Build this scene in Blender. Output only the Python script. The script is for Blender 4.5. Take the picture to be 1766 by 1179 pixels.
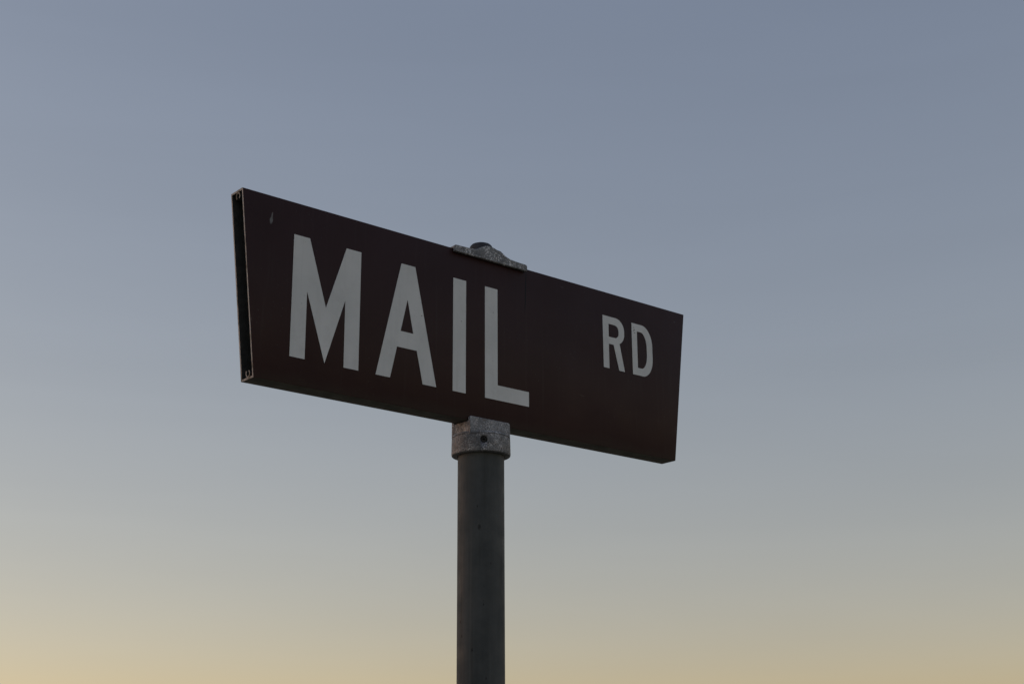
import bpy, bmesh, math, random
from mathutils import Matrix, Vector

# ------------------------------------------------------------------ scene, camera, sky, sun
sc = bpy.context.scene
for o in list(bpy.data.objects):
    bpy.data.objects.remove(o)
col = sc.collection
R = math.radians

ZB = 2.0                      # height of the blade's lower edge above the ground
AX, AY = 0.05766, 0.0123      # post axis (blade coordinates)
T = 0.0246                    # blade thickness
PR = 0.0263                   # post radius

YAW, PITCH, ROLL = R(-40.2518), R(17.3574), R(-0.3471)
cam = bpy.data.cameras.new('camera')
cam.sensor_width = 36.0
cam.lens = 50.884
cam.clip_start, cam.clip_end = 0.05, 6000.0
cam_o = bpy.data.objects.new('camera', cam)
col.objects.link(cam_o)
right = Vector((math.cos(YAW), math.sin(YAW), 0))
fw = Vector((-math.sin(YAW), math.cos(YAW), 0))
fwd = fw * math.cos(PITCH) + Vector((0, 0, math.sin(PITCH)))
upv = Vector((0, 0, math.cos(PITCH))) - fw * math.sin(PITCH)
cr = right * math.cos(ROLL) + upv * math.sin(ROLL)
cu = upv * math.cos(ROLL) - right * math.sin(ROLL)
m = Matrix.Identity(4)
for i in range(3):
    m[i][0], m[i][1], m[i][2] = cr[i], cu[i], -fwd[i]
m.translation = Vector((-0.95022, -1.23374, ZB - 0.40128))
cam_o.matrix_world = m
sc.camera = cam_o

# dusk: sun just above the horizon, out of frame to the left
SUN_EL = R(2.5)
SUN_ROT = math.atan2(fw.x, fw.y) + R(-76)       # clockwise from +Y
world = bpy.data.worlds.new('World')
sc.world = world
world.use_nodes = True
nt = world.node_tree
bg = nt.nodes['Background']
sky = nt.nodes.new('ShaderNodeTexSky')
sky.sky_type = 'NISHITA'
sky.sun_disc = False
sky.sun_elevation = SUN_EL
sky.sun_rotation = SUN_ROT
sky.dust_density, sky.air_density, sky.ozone_density = 0.5, 0.95, 0.3
tint = nt.nodes.new('ShaderNodeMix')
tint.data_type = 'RGBA'
tint.blend_type = 'MULTIPLY'
tint.inputs[0].default_value = 1.0
tint.inputs[7].default_value = (0.730, 0.761, 0.995, 1)
# the photograph's soft tone scale, applied to the whole sky alike
sepc = nt.nodes.new('ShaderNodeSeparateColor')
comb = nt.nodes.new('ShaderNodeCombineColor')
nt.links.new(sky.outputs[0], sepc.inputs[0])
for i, g in enumerate((0.698, 0.650, 0.538)):
    pw = nt.nodes.new('ShaderNodeMath')
    pw.operation = 'POWER'
    pw.inputs[1].default_value = g
    nt.links.new(sepc.outputs[i], pw.inputs[0])
    nt.links.new(pw.outputs[0], comb.inputs[i])
# low dusty air keeps the horizon tan instead of pure yellow
fl = nt.nodes.new('ShaderNodeMath')
fl.operation = 'MULTIPLY'
fl.inputs[1].default_value = 0.49
sm = nt.nodes.new('ShaderNodeMath')
sm.operation = 'SMOOTH_MAX'
sm.inputs[2].default_value = 0.08
gsrc = comb.inputs[1].links[0].from_socket
bsrc = comb.inputs[2].links[0].from_socket
nt.links.new(gsrc, fl.inputs[0])
nt.links.new(bsrc, sm.inputs[0])
nt.links.new(fl.outputs[0], sm.inputs[1])
nt.links.new(sm.outputs[0], comb.inputs[2])
nt.links.new(comb.outputs[0], tint.inputs[6])
# barely visible streaks of high haze
tc = nt.nodes.new('ShaderNodeTexCoord')
mp = nt.nodes.new('ShaderNodeMapping')
mp.inputs['Rotation'].default_value = (R(7), R(-5), 0)
mp.inputs['Scale'].default_value = (1.6, 1.6, 13)
nz = nt.nodes.new('ShaderNodeTexNoise')
nz.inputs['Scale'].default_value = 1.6
nz.inputs['Detail'].default_value = 5
nz.inputs['Distortion'].default_value = 0.5
mr = nt.nodes.new('ShaderNodeMapRange')
for i, q in enumerate((0.3, 0.7, 0.986, 1.017)):
    mr.inputs[i + 1].default_value = q
hz = nt.nodes.new('ShaderNodeVectorMath')
hz.operation = 'SCALE'
nt.links.new(tc.outputs['Generated'], mp.inputs[0])
nt.links.new(mp.outputs[0], nz.inputs['Vector'])
nt.links.new(nz.outputs['Fac'], mr.inputs[0])
nt.links.new(tint.outputs[2], hz.inputs[0])
nt.links.new(mr.outputs[0], hz.inputs['Scale'])
nt.links.new(hz.outputs[0], bg.inputs[0])
bg.inputs[1].default_value = 0.1489

sun = bpy.data.lights.new('sun', 'SUN')
sun.energy = 0.012
sun.color = (1.0, 0.80, 0.64)
sun.angle = R(6)
sun_o = bpy.data.objects.new('sun', sun)
col.objects.link(sun_o)
sd = Vector((math.sin(SUN_ROT) * math.cos(SUN_EL), math.cos(SUN_ROT) * math.cos(SUN_EL), math.sin(SUN_EL)))
sun_o.rotation_euler = sd.to_track_quat('Z', 'Y').to_euler()
sun_o.location = sd * 20

vs = sc.view_settings
vs.view_transform = 'Standard'
vs.look = 'None'
vs.exposure = 1.2
vs.gamma = 1.0
vs.use_curve_mapping = False

# ------------------------------------------------------------------ material helpers
class NT:
    def __init__(s, name):
        s.m = bpy.data.materials.new(name)
        s.m.use_nodes = True
        s.t = s.m.node_tree
        s.b = s.t.nodes['Principled BSDF']
        s.co = s.t.nodes.new('ShaderNodeTexCoord').outputs['Object']
    def lk(s, v, inp):
        if hasattr(v, 'is_linked'):
            s.t.links.new(v, inp)
        else:
            inp.default_value = v
    def n(s, typ):
        return s.t.nodes.new(typ)
    def math(s, op, a, b=0.0, clamp=False):
        n = s.n('ShaderNodeMath'); n.operation = op; n.use_clamp = clamp
        s.lk(a, n.inputs[0]); s.lk(b, n.inputs[1])
        return n.outputs[0]
    def noise(s, scale, detail=4, rough=0.55, vec=None, dist=0.0):
        n = s.n('ShaderNodeTexNoise')
        s.lk(vec if vec is not None else s.co, n.inputs['Vector'])
        n.inputs['Scale'].default_value = scale
        n.inputs['Detail'].default_value = detail
        n.inputs['Roughness'].default_value = rough
        n.inputs['Distortion'].default_value = dist
        return n.outputs['Fac']
    def voro(s, scale, vec=None, feature='F1'):
        n = s.n('ShaderNodeTexVoronoi'); n.feature = feature
        s.lk(vec if vec is not None else s.co, n.inputs['Vector'])
        n.inputs['Scale'].default_value = scale
        return n.outputs['Distance'], (n.outputs['Color'] if 'Color' in n.outputs else None)
    def mapr(s, v, a, b, c=0.0, d=1.0, smooth=False):
        n = s.n('ShaderNodeMapRange')
        if smooth: n.interpolation_type = 'SMOOTHSTEP'
        s.lk(v, n.inputs[0])
        for i, q in enumerate((a, b, c, d)): n.inputs[i + 1].default_value = q
        return n.outputs[0]
    def mapping(s, scale=(1, 1, 1), loc=(0, 0, 0)):
        n = s.n('ShaderNodeMapping')
        s.t.links.new(s.co, n.inputs[0])
        n.inputs['Location'].default_value = loc
        n.inputs['Scale'].default_value = scale
        return n.outputs[0]
    def mix(s, f, a, b):
        n = s.n('ShaderNodeMix'); n.data_type = 'RGBA'
        s.lk(f, n.inputs[0])
        for v, i in ((a, 6), (b, 7)):
            s.lk(v if hasattr(v, 'is_linked') else (*v, 1), n.inputs[i])
        return n.outputs[2]
    def blob(s, cx, cz, rx, rz, soft=0.5, lean=0.0, wob=0.0, wscale=200):
        """1 inside an elliptical spot on the blade's face, falling to 0 at its rim"""
        x = s.math('SUBTRACT', s.sx, cx)
        z = s.math('SUBTRACT', s.sz, cz)
        if lean: x = s.math('SUBTRACT', x, s.math('MULTIPLY', z, lean))
        if wob: x = s.math('ADD', x, s.math('MULTIPLY', s.math('SUBTRACT', s.noise(wscale), 0.5), wob))
        a = s.math('DIVIDE', x, rx); b = s.math('DIVIDE', z, rz)
        d = s.math('ADD', s.math('MULTIPLY', a, a), s.math('MULTIPLY', b, b))
        return s.mapr(d, 1.0, 1.0 - soft, 0, 1, True)
    def sep(s):
        n = s.n('ShaderNodeSeparateXYZ'); s.t.links.new(s.co, n.inputs[0])
        s.sx, s.sy, s.sz = n.outputs
    def bump(s, h, strength, dist):
        n = s.n('ShaderNodeBump')
        n.inputs['Strength'].default_value = strength
        n.inputs['Distance'].default_value = dist
        s.t.links.new(h, n.inputs['Height'])
        s.t.links.new(n.outputs[0], s.b.inputs['Normal'])
    def out(s, colr, rough, metal=0.0, spec=0.5):
        s.lk(colr if hasattr(colr, 'is_linked') else (*colr, 1), s.b.inputs['Base Color'])
        s.lk(rough, s.b.inputs['Roughness'])
        s.lk(metal, s.b.inputs['Metallic'])
        s.lk(spec, s.b.inputs['Specular IOR Level'])
        return s.m

def mat_brown():
    k = NT('brown_sheeting'); k.sep()
    c = k.mix(k.mapr(k.noise(9, 5), 0.3, 0.7), (0.0295, 0.0118, 0.0118), (0.0390, 0.0168, 0.0168))
    # faint vertical rain streaks and dust
    st = k.noise(1.0, 4, 0.6, k.mapping((160, 1, 6)))
    c = k.mix(k.mapr(st, 0.56, 0.80, 0, 0.16), c, (0.075, 0.064, 0.058))
    c = k.mix(k.math('MULTIPLY', k.mapr(k.voro(200)[0], 0.14, 0.05, 0, 0.5), k.mapr(k.noise(25, 3), 0.48, 0.6)), c, (0.085, 0.078, 0.07))
    # scraped spot near the upper left corner, drip line under the bracket's end
    c = k.mix(k.blob(-0.2340, 0.1726, 0.0023, 0.0054, 0.95, 0.10, 0.0016, 500), c, (0.17, 0.165, 0.16))
    c = k.mix(k.math('MULTIPLY', k.blob(-0.2332, 0.1785, 0.0010, 0.0040, 0.8, 0.10), 0.6), c, (0.25, 0.24, 0.23))
    c = k.mix(k.math('MULTIPLY', k.blob(0.1158, 0.171, 0.0012, 0.032, 0.6, 0.045, 0.0012, 90), 0.9), c, (0.006, 0.0045, 0.004))
    c = k.mix(k.math('MULTIPLY', k.blob(0.0900, 0.189, 0.0012, 0.013, 0.8, 0.02, 0.0014, 90), 0.35), c, (0.02, 0.016, 0.015))
    for (x, z, rx, rz, q) in ((0.372, 0.186, 0.0016, 0.0009, 0.5), (0.3655, 0.041, 0.0006, 0.0060, 0.35), (-0.2520, 0.060, 0.0009, 0.0030, 0.4), (0.205, 0.0580, 0.0060, 0.0006, 0.25), (0.1750, 0.1900, 0.0035, 0.0008, 0.3)):
        c = k.mix(k.math('MULTIPLY', k.blob(x, z, rx, rz, 0.9, 0.05, 0.0012, 400), q), c, (0.13, 0.12, 0.115))
    # grime along the lower edge
    low = k.math('ADD', k.sz, k.math('MULTIPLY', k.math('SUBTRACT', k.noise(28, 5), 0.5), 0.022))
    c = k.mix(k.mapr(low, 0.016, 0.0, 0, 0.35, True), c, (0.050, 0.042, 0.033))
    k.bump(k.math('ADD', k.noise(9, 2), k.math('MULTIPLY', k.noise(1.0, 2, 0.5, k.mapping((14, 1, 60))), 0.35)), 0.08, 0.004)
    return k.out(c, k.mapr(k.noise(14), 0.3, 0.7, 0.30, 0.48), 0.0, 0.15)

def mat_letter():
    k = NT('white_sheeting'); k.sep()
    c = k.mix(k.mapr(k.noise(16, 5), 0.3, 0.7), (0.59, 0.61, 0.60), (0.71, 0.72, 0.71))
    st = k.noise(1.0, 4, 0.6, k.mapping((130, 1, 7)))
    c = k.mix(k.mapr(st, 0.52, 0.78, 0, 0.22), c, (0.43, 0.44, 0.42))
    c = k.mix(k.mapr(k.noise(45, 6, 0.7), 0.5, 0.8, 0, 0.35), c, (0.40, 0.40, 0.38))
    d, rc = k.voro(150)
    keep = k.mapr(k.noise(40, 2), 0.55, 0.62)
    c = k.mix(k.math('MULTIPLY', k.mapr(d, 0.13, 0.06, 0, 0.6), keep), c, (0.16, 0.15, 0.14))
    for (x, z, rx, rz) in ((0.2964, 0.1629, 0.0012, 0.0009), (0.2968, 0.1598, 0.0016, 0.0014), (0.2975, 0.1562, 0.0013, 0.0010),
                           (0.2960, 0.1582, 0.0008, 0.0007), (-0.0375, 0.1085, 0.0012, 0.0008), (0.0185, 0.1135, 0.0007, 0.0008),
                           (0.0655, 0.1340, 0.0006, 0.0011)):
        c = k.mix(k.math('MULTIPLY', k.blob(x, z, rx, rz, 0.8, 0, 0.0014, 700), 0.8), c, (0.10, 0.095, 0.09))
    return k.out(c, 0.36, 0.0, 0.5)

def mat_alu(name, dark):
    k = NT(name)
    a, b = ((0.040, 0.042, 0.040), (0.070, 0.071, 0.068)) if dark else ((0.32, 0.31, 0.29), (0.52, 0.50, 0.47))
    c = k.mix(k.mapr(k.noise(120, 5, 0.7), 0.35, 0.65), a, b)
    if not dark:
        c = k.mix(k.mapr(k.noise(60, 3), 0.52, 0.66), c, (0.12, 0.105, 0.08))
    k.bump(k.noise(400, 3), 0.3, 0.0006)
    return k.out(c, 0.6, 0.0 if dark else 0.25, 0.3)

def mat_galv(name, dk, lt, speck, rust=0.0, scale=1.0):
    """weathered cast zinc: blotches with a fine crystalline speckle"""
    k = NT(name); k.sep()
    c = k.mix(k.mapr(k.noise(48 * scale, 6, 0.65), 0.38, 0.60), dk, lt)
    f = k.math('MULTIPLY', k.mapr(k.noise(600 * scale, 3, 0.75), 0.50, 0.60), k.mapr(k.noise(110 * scale, 4, 0.6, None, 0.6), 0.38, 0.60))
    c = k.mix(f, c, speck)
    c = k.mix(k.mapr(k.noise(640 * scale, 2, 0.6), 0.56, 0.66, 0, 0.75), c, (0.035, 0.036, 0.037))
    if rust:
        c = k.mix(k.math('MULTIPLY', k.mapr(k.noise(180, 4), 0.52, 0.66), rust), c, (0.30, 0.21, 0.16))
    k.bump(k.math('ADD', k.noise(520 * scale, 3), k.noise(90 * scale, 3)), 0.6, 0.0008)
    return k.out(c, k.mapr(k.noise(200), 0.3, 0.7, 0.45, 0.7), 0.25, 0.4)

def mat_post():
    k = NT('weathered_galvanised_pipe'); k.sep()
    vm = k.mapping((40, 40, 3.0))
    c = k.mix(k.mapr(k.noise(1.0, 6, 0.6, vm), 0.3, 0.7), (0.048, 0.054, 0.055), (0.088, 0.095, 0.096))
    c = k.mix(k.mapr(k.noise(22, 6, 0.65), 0.42, 0.72, 0, 0.55), c, (0.115, 0.12, 0.117))
    c = k.mix(k.mapr(k.noise(1.0, 5, 0.6, k.mapping((120, 120, 5))), 0.58, 0.75, 0, 0.6), c, (0.045, 0.046, 0.042))
    # pits and scratches
    d, _ = k.voro(95, k.mapping((1, 1, 0.6)))
    c = k.mix(k.math('MULTIPLY', k.mapr(d, 0.14, 0.05, 0, 0.8), k.mapr(k.noise(30), 0.5, 0.6)), c, (0.02, 0.02, 0.02))
    # thin, broken tool line round the pipe below the collar
    zz = k.math('ABSOLUTE', k.math('ADD', k.sz, 0.127))
    ln = k.math('MULTIPLY', k.mapr(zz, 0.0011, 0.0004), k.mapr(k.noise(28, 3), 0.50, 0.60))
    c = k.mix(k.math('MULTIPLY', ln, 0.4), c, (0.03, 0.03, 0.028))
    for ang, z, rr in ((-4, -0.1205, 0.0023), (-9, -0.0975, 0.0009), (24, -0.160, 0.0009), (-21, -0.253, 0.0015), (6, -0.205, 0.0010), (12, -0.283, 0.0010)):
        a_ = math.atan2(-1.23374 - AY, -0.95022 - AX) + R(ang)
        dn = k.n('ShaderNodeVectorMath'); dn.operation = 'DISTANCE'
        k.t.links.new(k.mapping((1, 1, 0.55)), dn.inputs[0])
        dn.inputs[1].default_value = (AX + PR * math.cos(a_), AY + PR * math.sin(a_), z * 0.55)
        dd = k.math('ADD', dn.outputs['Value'], k.math('MULTIPLY', k.math('SUBTRACT', k.noise(600, 2), 0.5), 0.0016))
        c = k.mix(k.mapr(dd, rr, rr * 0.4, 0, 0.7), c, (0.016, 0.016, 0.016))
    dr = k.noise(1.0, 3, 0.5, k.mapping((210, 210, 2.2)))
    c = k.mix(k.mapr(dr, 0.60, 0.74, 0, 0.5), c, (0.135, 0.135, 0.125))
    k.bump(k.math('ADD', k.noise(160, 4), k.noise(1.0, 4, 0.6, vm)), 0.35, 0.0008)
    return k.out(c, k.mapr(k.noise(50), 0.3, 0.7, 0.5, 0.7), 0.1, 0.2)

def mat_plain(name, a, b, sc_, rough, metal=0.0, spec=0.3, bump=0.0):
    k = NT(name)
    c = k.mix(k.mapr(k.noise(sc_, 5), 0.35, 0.65), a, b)
    if bump: k.bump(k.noise(sc_ * 2, 4), 0.5, bump)
    return k.out(c, rough, metal, spec)

M_BROWN, M_WHITE = mat_brown(), mat_letter()
M_ALU, M_INNER = mat_alu('bare_cut_aluminium', False), mat_alu('shaded_inner_aluminium', True)  # inner copy is darker: shade of the hollow blade put into its colour
M_EDGE = mat_plain('weathered_dull_aluminium', (0.080, 0.073, 0.062), (0.150, 0.138, 0.118), 45, 0.6, 0.0, 0.3, 0.0006)
M_GALV = mat_galv('weathered_zinc_collar', (0.125, 0.130, 0.140), (0.245, 0.252, 0.268), (0.60, 0.605, 0.62), 0.12)
M_GALV_TOP = mat_galv('speckled_zinc_bracket', (0.11, 0.114, 0.120), (0.21, 0.215, 0.222), (0.80, 0.81, 0.83))
M_POST = mat_post()
M_DARK = mat_plain('dark_steel', (0.035, 0.036, 0.042), (0.06, 0.06, 0.068), 120, 0.6, 0.2, 0.3, 0.0005)
M_SCREW = mat_plain('blackened_screw_steel', (0.02, 0.02, 0.02), (0.045, 0.043, 0.04), 300, 0.55, 0.3, 0.3, 0.0003)
M_GROUND = mat_plain('dry_roadside_soil', (0.19, 0.165, 0.11), (0.30, 0.26, 0.18), 1.7, 0.95, 0, 0.2, 0.02)

# ------------------------------------------------------------------ mesh helpers
def link(name, me, mats, parent=None, loc=(0, 0, 0)):
    o = bpy.data.objects.new(name, me)
    col.objects.link(o)
    for mt in mats: me.materials.append(mt)
    o.location = loc
    if parent is not None: o.parent = parent
    return o

def from_bm(name, bm, mats, parent=None, loc=(0, 0, 0), smooth=True, angle=35):
    bmesh.ops.remove_doubles(bm, verts=bm.verts, dist=1e-6)
    bmesh.ops.recalc_face_normals(bm, faces=bm.faces)
    if smooth:
        for f in bm.faces: f.smooth = True
        for e in bm.edges:
            if len(e.link_faces) == 2 and e.calc_face_angle(0) > R(angle): e.smooth = False
    me = bpy.data.meshes.new(name)
    bm.to_mesh(me); bm.free()
    return link(name, me, mats, parent, loc)

def lathe(bm, prof, cx, cy, seg=72):
    """prof: (radius, z) from one end to the other; radius 0 closes on the axis"""
    rings = []
    for r, z in prof:
        if r < 1e-9: rings.append([bm.verts.new((cx, cy, z))])
        else: rings.append([bm.verts.new((cx + r * math.cos(2 * math.pi * i / seg), cy + r * math.sin(2 * math.pi * i / seg), z)) for i in range(seg)])
    for a, b in zip(rings, rings[1:]):
        for i in range(seg):
            j = (i + 1) % seg
            if len(a) == 1: bm.faces.new((a[0], b[i], b[j]))
            elif len(b) == 1: bm.faces.new((a[i], a[j], b[0]))
            else: bm.faces.new((a[i], a[j], b[j], b[i]))

def prism_y(bm, pts, y0, y1):
    """outline in x,z pushed from y0 to y1"""
    a = [bm.verts.new((x, y0, z)) for x, z in pts]
    b = [bm.verts.new((x, y1, z)) for x, z in pts]
    bm.faces.new(a); bm.faces.new(b[::-1])
    for i in range(len(pts)):
        j = (i + 1) % len(pts)
        bm.faces.new((a[i], a[j], b[j], b[i]))

def box(bm, x0, x1, y0, y1, z0, z1):
    prism_y(bm, [(x0, z0), (x1, z0), (x1, z1), (x0, z1)], y0, y1)

def bevel(o, w, seg=2, angle=40):
    md = o.modifiers.new('bevel', 'BEVEL')
    md.width, md.segments, md.limit_method, md.angle_limit = w, seg, 'ANGLE', R(angle)
    md.harden_normals = False
    return o

def baked(o):
    """the mesh with its modifiers applied"""
    dg = bpy.context.evaluated_depsgraph_get()
    dg.update()
    me = bpy.data.meshes.new_from_object(o.evaluated_get(dg))
    old = o.data
    o.modifiers.clear(); o.data = me
    bpy.data.meshes.remove(old)

# ------------------------------------------------------------------ ground (one sheet to the horizon, below the frame)
bm = bmesh.new()
rings = [0.0, 1.5, 4, 12, 40, 150, 600, 2500]
prev = None
for r in rings:
    cur = [bm.verts.new((AX, AY, 0))] if r == 0 else [bm.verts.new((AX + r * math.cos(i * math.pi / 24), AY + r * math.sin(i * math.pi / 24), 0)) for i in range(48)]
    if prev:
        for i in range(48):
            j = (i + 1) % 48
            if len(prev) == 1: bm.faces.new((prev[0], cur[i], cur[j]))
            else: bm.faces.new((prev[i], cur[i], cur[j], prev[j]))
    prev = cur
ground = from_bm('ground', bm, [M_GROUND])
ground['kind'] = 'structure'

# ------------------------------------------------------------------ the street sign
root = bpy.data.objects.new('street_sign', None)
col.objects.link(root)
root.empty_display_size = 0.1
root.location = (AX, AY, 0)
root['label'] = 'dark brown street sign reading MAIL RD in white letters on a grey metal post'
root['category'] = 'street sign'
OFF = (-AX, -AY, ZB)          # parts are modelled in blade coordinates

# --- post: pipe from the ground into the collar
bm = bmesh.new()
zs = [-ZB - 0.25, -1.5, -1.0, -0.6, -0.3, -0.15, -0.02]
lathe(bm, [(0, zs[0])] + [(PR, z) for z in zs] + [(0, zs[-1])], AX, AY, 96)
from_bm('post', bm, [M_POST], root, OFF)

# --- blade: hollow extrusion, its ends cut on a slant (longer along the top)
H = 0.2
def xl(z): return -0.2694 + (H - z) / H * 0.0234
def xr(z): return 0.3901 - (H - z) / H * 0.0263
w, ch = 0.0021, 0.0007
outer = [(0, ch), (ch * .3, ch * .3), (ch, 0), (T - ch, 0), (T - ch * .3, ch * .3), (T, ch), (T, H - ch), (T - ch * .3, H - ch * .3), (T - ch, H), (ch, H), (ch * .3, H - ch * .3), (0, H - ch)]
inner = [(w, w), (w, w), (w + .0001, w), (T - w - .0001, w), (T - w, w), (T - w, w + .0001), (T - w, H - w - .0001), (T - w, H - w), (T - w - .0001, H - w), (w + .0001, H - w), (w, H - w), (w, H - w - .0001)]
inner[0] = (w, w + .0001)
bm = bmesh.new()
rnd = random.Random(4)
NS = 24
def ring(pts, t, end):
    out = []
    for y, z in pts:
        x = xl(z) + (xr(z) - xl(z)) * t
        if end: x += rnd.uniform(-.00025, .00025)      # hand-sawn ends
        out.append(bm.verts.new((x, y, z)))
    return out
ro = [ring(outer, i / NS, i in (0, NS)) for i in range(NS + 1)]
ri = [ring(inner, i / NS, False) for i in range(NS + 1)]
n = len(outer)
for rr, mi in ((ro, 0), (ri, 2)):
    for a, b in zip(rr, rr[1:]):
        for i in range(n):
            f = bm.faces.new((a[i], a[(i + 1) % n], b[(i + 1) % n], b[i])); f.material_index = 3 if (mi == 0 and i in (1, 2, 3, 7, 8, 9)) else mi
for a, b in ((ro[0], ri[0]), (ro[-1], ri[-1])):
    for i in range(n):
        f = bm.faces.new((a[i], a[(i + 1) % n], b[(i + 1) % n], b[i])); f.material_index = 1
blade = from_bm('blade', bm, [M_BROWN, M_ALU, M_INNER, M_EDGE], root, OFF, angle=50)

# screw channels: open C-shaped ribs inside the extrusion, seen at the cut end
def channel(zc, up):
    bm = bmesh.new()
    a0 = R(90 if up else -90)
    pts_o, pts_i = [], []
    for i in range(19):
        t = a0 + R(38) + (2 * math.pi - R(76)) * i / 18
        pts_o.append((0.0112 + .0043 * math.cos(t), zc + .0043 * math.sin(t)))
        pts_i.append((0.0112 + .0027 * math.cos(t), zc + .0027 * math.sin(t)))
    loop = pts_o + pts_i[::-1]
    A = [bm.verts.new((xl(z) + .0004, y, z)) for y, z in loop]
    B = [bm.verts.new((xr(z) - .0004, y, z)) for y, z in loop]
    L = len(loop); k = len(pts_o)
    for i in range(L):
        f = bm.faces.new((A[i], A[(i + 1) % L], B[(i + 1) % L], B[i])); f.material_index = 1
    for V in (A, B):
        for i in range(k - 1):
            bm.faces.new((V[i], V[i + 1], V[L - 2 - i], V[L - 1 - i]))
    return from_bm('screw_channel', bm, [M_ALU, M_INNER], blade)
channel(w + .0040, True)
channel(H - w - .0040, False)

# --- letters: thin reflective sheeting stuck to the face
zt, zb = 0.1638, 0.0297
def arc(cx, cz, rx, rz, a0, a1, n=14):
    return [(cx + rx * math.cos(R(a0 + (a1 - a0) * i / n)), cz + rz * math.sin(R(a0 + (a1 - a0) * i / n))) for i in range(n + 1)]
LET = []
LET.append(('M', [[(-.2057, zb), (-.2057, zt), (-.1862, zt), (-.1635, .0907), (-.1396, zt), (-.1204, zt), (-.1204, zb), (-.1392, zb), (-.1394, .1043), (-.1631, .0298), (-.1874, .1041), (-.1874, zb)]]))
LET.append(('A', [[(-.0981, zb), (-.0665, zt), (-.0474, zt), (-.0164, zb), (-.0351, zb), (-.0437, .0664), (-.0705, .0664), (-.0791, zb)],
                  [(-.0573, .1232), (-.0661, .0851), (-.0487, .0851)]]))
LET.append(('I', [[(.0067, zb), (.0067, zt), (.0253, zt), (.0253, zb)]]))
LET.append(('L', [[(.0533, zb), (.0533, zt), (.0721, zt), (.0721, .0474), (.1194, .0474), (.1194, zb)]]))
st, sb = 0.1686, 0.1010
LET.append(('R', [[(.2421, sb), (.2421, st)] + arc(.2640, .1531, .0150, .0155, 90, 0) + arc(.2640, .1500, .0150, .0155, 0, -65) +
                  [(.2784, sb), (.2687, sb), (.2600, .1328), (.2518, .1328), (.2518, sb)],
                  [(.2519, .1421), (.2519, .1589)] + arc(.2620, .1520, .0073, .0069, 90, 0, 8) + arc(.2620, .1490, .0073, .0069, 0, -90, 8)]))
LET.append(('D', [[(.2926, sb), (.2926, st)] + arc(.3100, .1430, .0187, .0256, 90, 0) + arc(.3100, .1266, .0187, .0256, 0, -90),
                  [(.3017, .1108), (.3017, .1588)] + arc(.3082, .1400, .0105, .0188, 90, 0, 10) + arc(.3082, .1296, .0105, .0188, 0, -90, 10)]))
for ch_, loops in LET:
    cu_ = bpy.data.curves.new('letter', 'CURVE')
    cu_.dimensions = '2D'; cu_.fill_mode = 'BOTH'; cu_.extrude = 0.00022
    for pts in loops:
        sp = cu_.splines.new('POLY')
        sp.points.add(len(pts) - 1)
        for p_, (x, z) in zip(sp.points, pts): p_.co = (x, z, 0, 1)
        sp.use_cyclic_u = True
    tmp = bpy.data.objects.new('tmp', cu_)
    col.objects.link(tmp)
    dg = bpy.context.evaluated_depsgraph_get(); dg.update()
    me = bpy.data.meshes.new_from_object(tmp.evaluated_get(dg))
    bpy.data.objects.remove(tmp); bpy.data.curves.remove(cu_)
    me.transform(Matrix(((1, 0, 0, 0), (0, 0, -1, -0.00012), (0, 1, 0, 0), (0, 0, 0, 1))))
    me.name = 'letter'
    o = link('letter', me, [M_WHITE], blade)
    o['label'] = {'M': 'large white letter M', 'A': 'large white letter A', 'I': 'large white letter I', 'L': 'large white letter L',
                  'R': 'small white letter R', 'D': 'small white letter D with dark chips on its stem'}[ch_]

# --- collar: cast socket over the post, with two cheeks that grip the blade
CR, CT, CB = 0.0333, -0.0130, -0.0365
HL = 0.0292
bm = bmesh.new()
lathe(bm, [(PR + .0006, CT + .0004), (CR - .0022, CT), (CR - .0008, CT - .0006), (CR - .0003, CT - .0020), (CR - .0002, CT - .0026), (CR - .0010, CT - .0030), (CR - .0010, CT - .0036), (CR - .0001, CT - .0040), (CR + .0003, CB + .0016), (CR - .0002, CB + .0005), (CR - .0014, CB), (PR + .0006, CB), (PR + .0006, CT + .0004)], AX, AY, 96)
collar = from_bm('collar', bm, [M_GALV], root, OFF)
# recess for the set screw, on the side towards the road
view = Vector((-0.95022 - AX, -1.23374 - AY, 0)).normalized()
sdir = Matrix.Rotation(R(5.6), 3, 'Z') @ view
sz = -0.0236
def along(bm, prof, seg, base, d):
    """lathe about the axis d through base; prof: (radius, distance outward)"""
    x = Vector((0, 0, 1)).cross(d).normalized(); z = Vector((0, 0, 1))
    rings_ = []
    for r, h in prof:
        c = base + d * h
        rings_.append([bm.verts.new(c)] if r < 1e-9 else [bm.verts.new(c + x * r * math.cos(2 * math.pi * i / seg) + z * r * math.sin(2 * math.pi * i / seg)) for i in range(seg)])
    for a, b in zip(rings_, rings_[1:]):
        for i in range(seg):
            j = (i + 1) % seg
            if len(a) == 1: bm.faces.new((a[0], b[i], b[j]))
            elif len(b) == 1: bm.faces.new((a[i], a[j], b[0]))
            else: bm.faces.new((a[i], a[j], b[j], b[i]))
base = Vector((AX, AY, sz)) + sdir * CR
bm = bmesh.new()
along(bm, [(0, -.0048), (.0040, -.0048), (.0040, .002), (0, .002)], 32, base, sdir)
cut = from_bm('cut', bm, [], None, (AX + OFF[0], AY + OFF[1], OFF[2]))
cut.matrix_world = Matrix.Translation(Vector((AX, AY, 0)) + Vector(OFF))
bo = collar.modifiers.new('b', 'BOOLEAN')
bo.operation = 'DIFFERENCE'; bo.solver = 'EXACT'; bo.object = cut
bpy.context.view_layer.update()
baked(collar)
bpy.data.objects.remove(cut)
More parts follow.
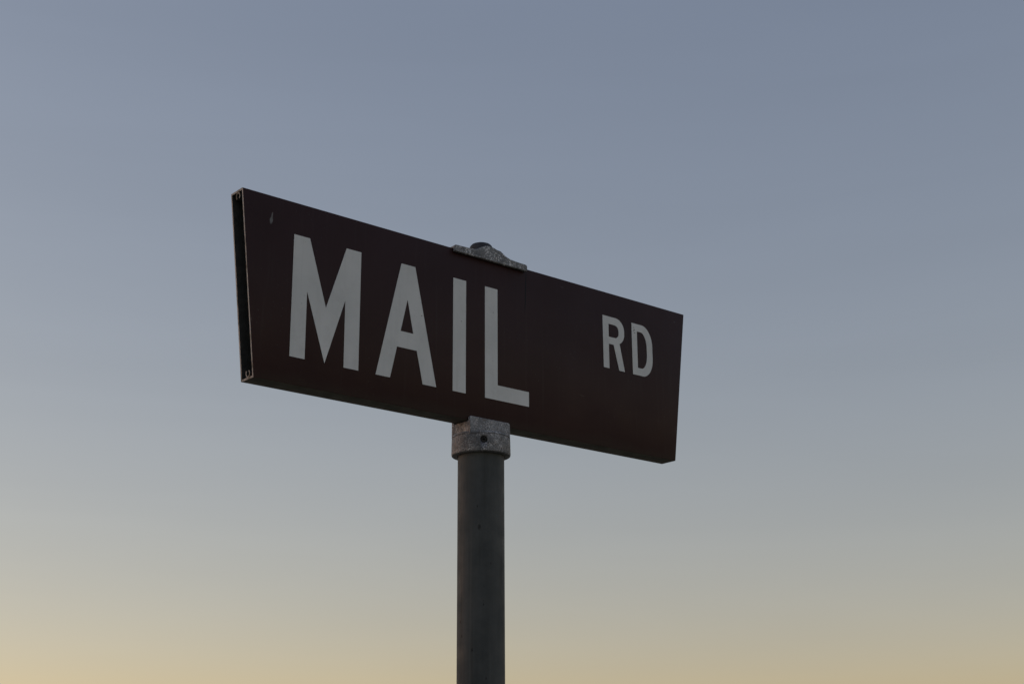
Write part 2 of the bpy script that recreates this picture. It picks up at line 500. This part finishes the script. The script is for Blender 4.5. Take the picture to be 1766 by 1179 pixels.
# cheeks and floor of the slot: front cheek, back cheek, saddle block between
bm = bmesh.new()
def cheek(y0, y1):
    c = .0035
    prism_y(bm, [(AX - HL, CT - .004), (AX + HL, CT - .004), (AX + HL, .0035 - c * .4), (AX + HL - c * .4, .0040), (AX - HL + c * .4, .0040), (AX - HL, .0040 - c * .4)], y0, y1)
cheek(-.0048, -.0004)
cheek(T + .0004, T + .0048)
box(bm, AX - HL + .0004, AX + HL - .0004, -.0008, T + .0008, CT - .0036, -.0006)
o = from_bm('slot_cheeks', bm, [M_GALV], collar)
bevel(o, .0008, 3)
# set screw with hexagon socket
bm = bmesh.new()
along(bm, [(.0017, -.0040), (.0017, -.0018)], 6, base, sdir)
along(bm, [(0, -.0040), (.0017, -.0040)], 6, base, sdir)
along(bm, [(.0034, -.0047), (.0034, -.0024), (.0029, -.0018), (.0019, -.0018)], 30, base, sdir)
# flat annulus between the round rim and the hexagon
x_ = Vector((0, 0, 1)).cross(sdir).normalized(); zv = Vector((0, 0, 1))
ro_ = [bm.verts.new(base + sdir * -.0018 + (x_ * math.cos(i * math.pi / 15) + zv * math.sin(i * math.pi / 15)) * .0019) for i in range(30)]
def hexr(t):
    a = (t % (math.pi / 3)) - math.pi / 6
    return .0017 * math.cos(math.pi / 6) / math.cos(a)
hi_ = [bm.verts.new(base + sdir * -.0018 + (x_ * math.cos(i * math.pi / 15) + zv * math.sin(i * math.pi / 15)) * hexr(i * math.pi / 15)) for i in range(30)]
for i in range(30):
    bm.faces.new((ro_[i], ro_[(i + 1) % 30], hi_[(i + 1) % 30], hi_[i]))
from_bm('set_screw', bm, [M_SCREW], collar)

# --- top bracket: saddle over the blade's upper edge with a bell-shaped rise
prof_r = [(.0000, .0133), (.0040, .0131), (.0080, .0123), (.0108, .0114), (.0140, .0112), (.0165, .0110), (.0195, .0092), (.0230, .0071), (.0270, .0055), (.0320, .0044), (.0400, .0037), (.0540, .0034), (.0563, .0031), (.0574, .0020), (.0576, .0)]
prof_l = [(-.0576, .0), (-.0574, .0020), (-.0563, .0031), (-.0540, .0034), (-.0300, .0038), (-.0215, .0046), (-.0180, .0062), (-.0130, .0092), (-.0085, .0115), (-.0045, .0129)]
bm = bmesh.new()
def bell(y0, y1, k=1.0):
    top = prof_l + prof_r
    top = [(AX + (a * 0.905 if a < -.03 else a), H + h * (k if h > .004 else 1)) for a, h in top]
    pts = [(AX + .0576, H - .0042), (AX + .0570, H - .0047), (AX - .0515, H - .0047), (AX - .0521, H - .0042)] + top
    prism_y(bm, pts, y0, y1)
bell(-.0046, -.0005)
bell(T + .0005, T + .0046, 0.9)
box(bm, AX - .0512, AX + .0566, -.0010, T + .0010, H + .0004, H + .0030)
br = from_bm('top_bracket', bm, [M_GALV_TOP], root, OFF)
bevel(br, .0007, 2, 50)
# rounded dark plug standing up between the two bells
bm = bmesh.new()
lathe(bm, [(0, H + .0031), (.0132, H + .0031), (.0138, H + .0060), (.0139, H + .0150), (.0132, H + .0170), (.0115, H + .0191), (.0085, H + .0204), (.0045, H + .0212), (0, H + .0214)], AX, AY, 48)
from_bm('dome_cap', bm, [M_DARK], br)
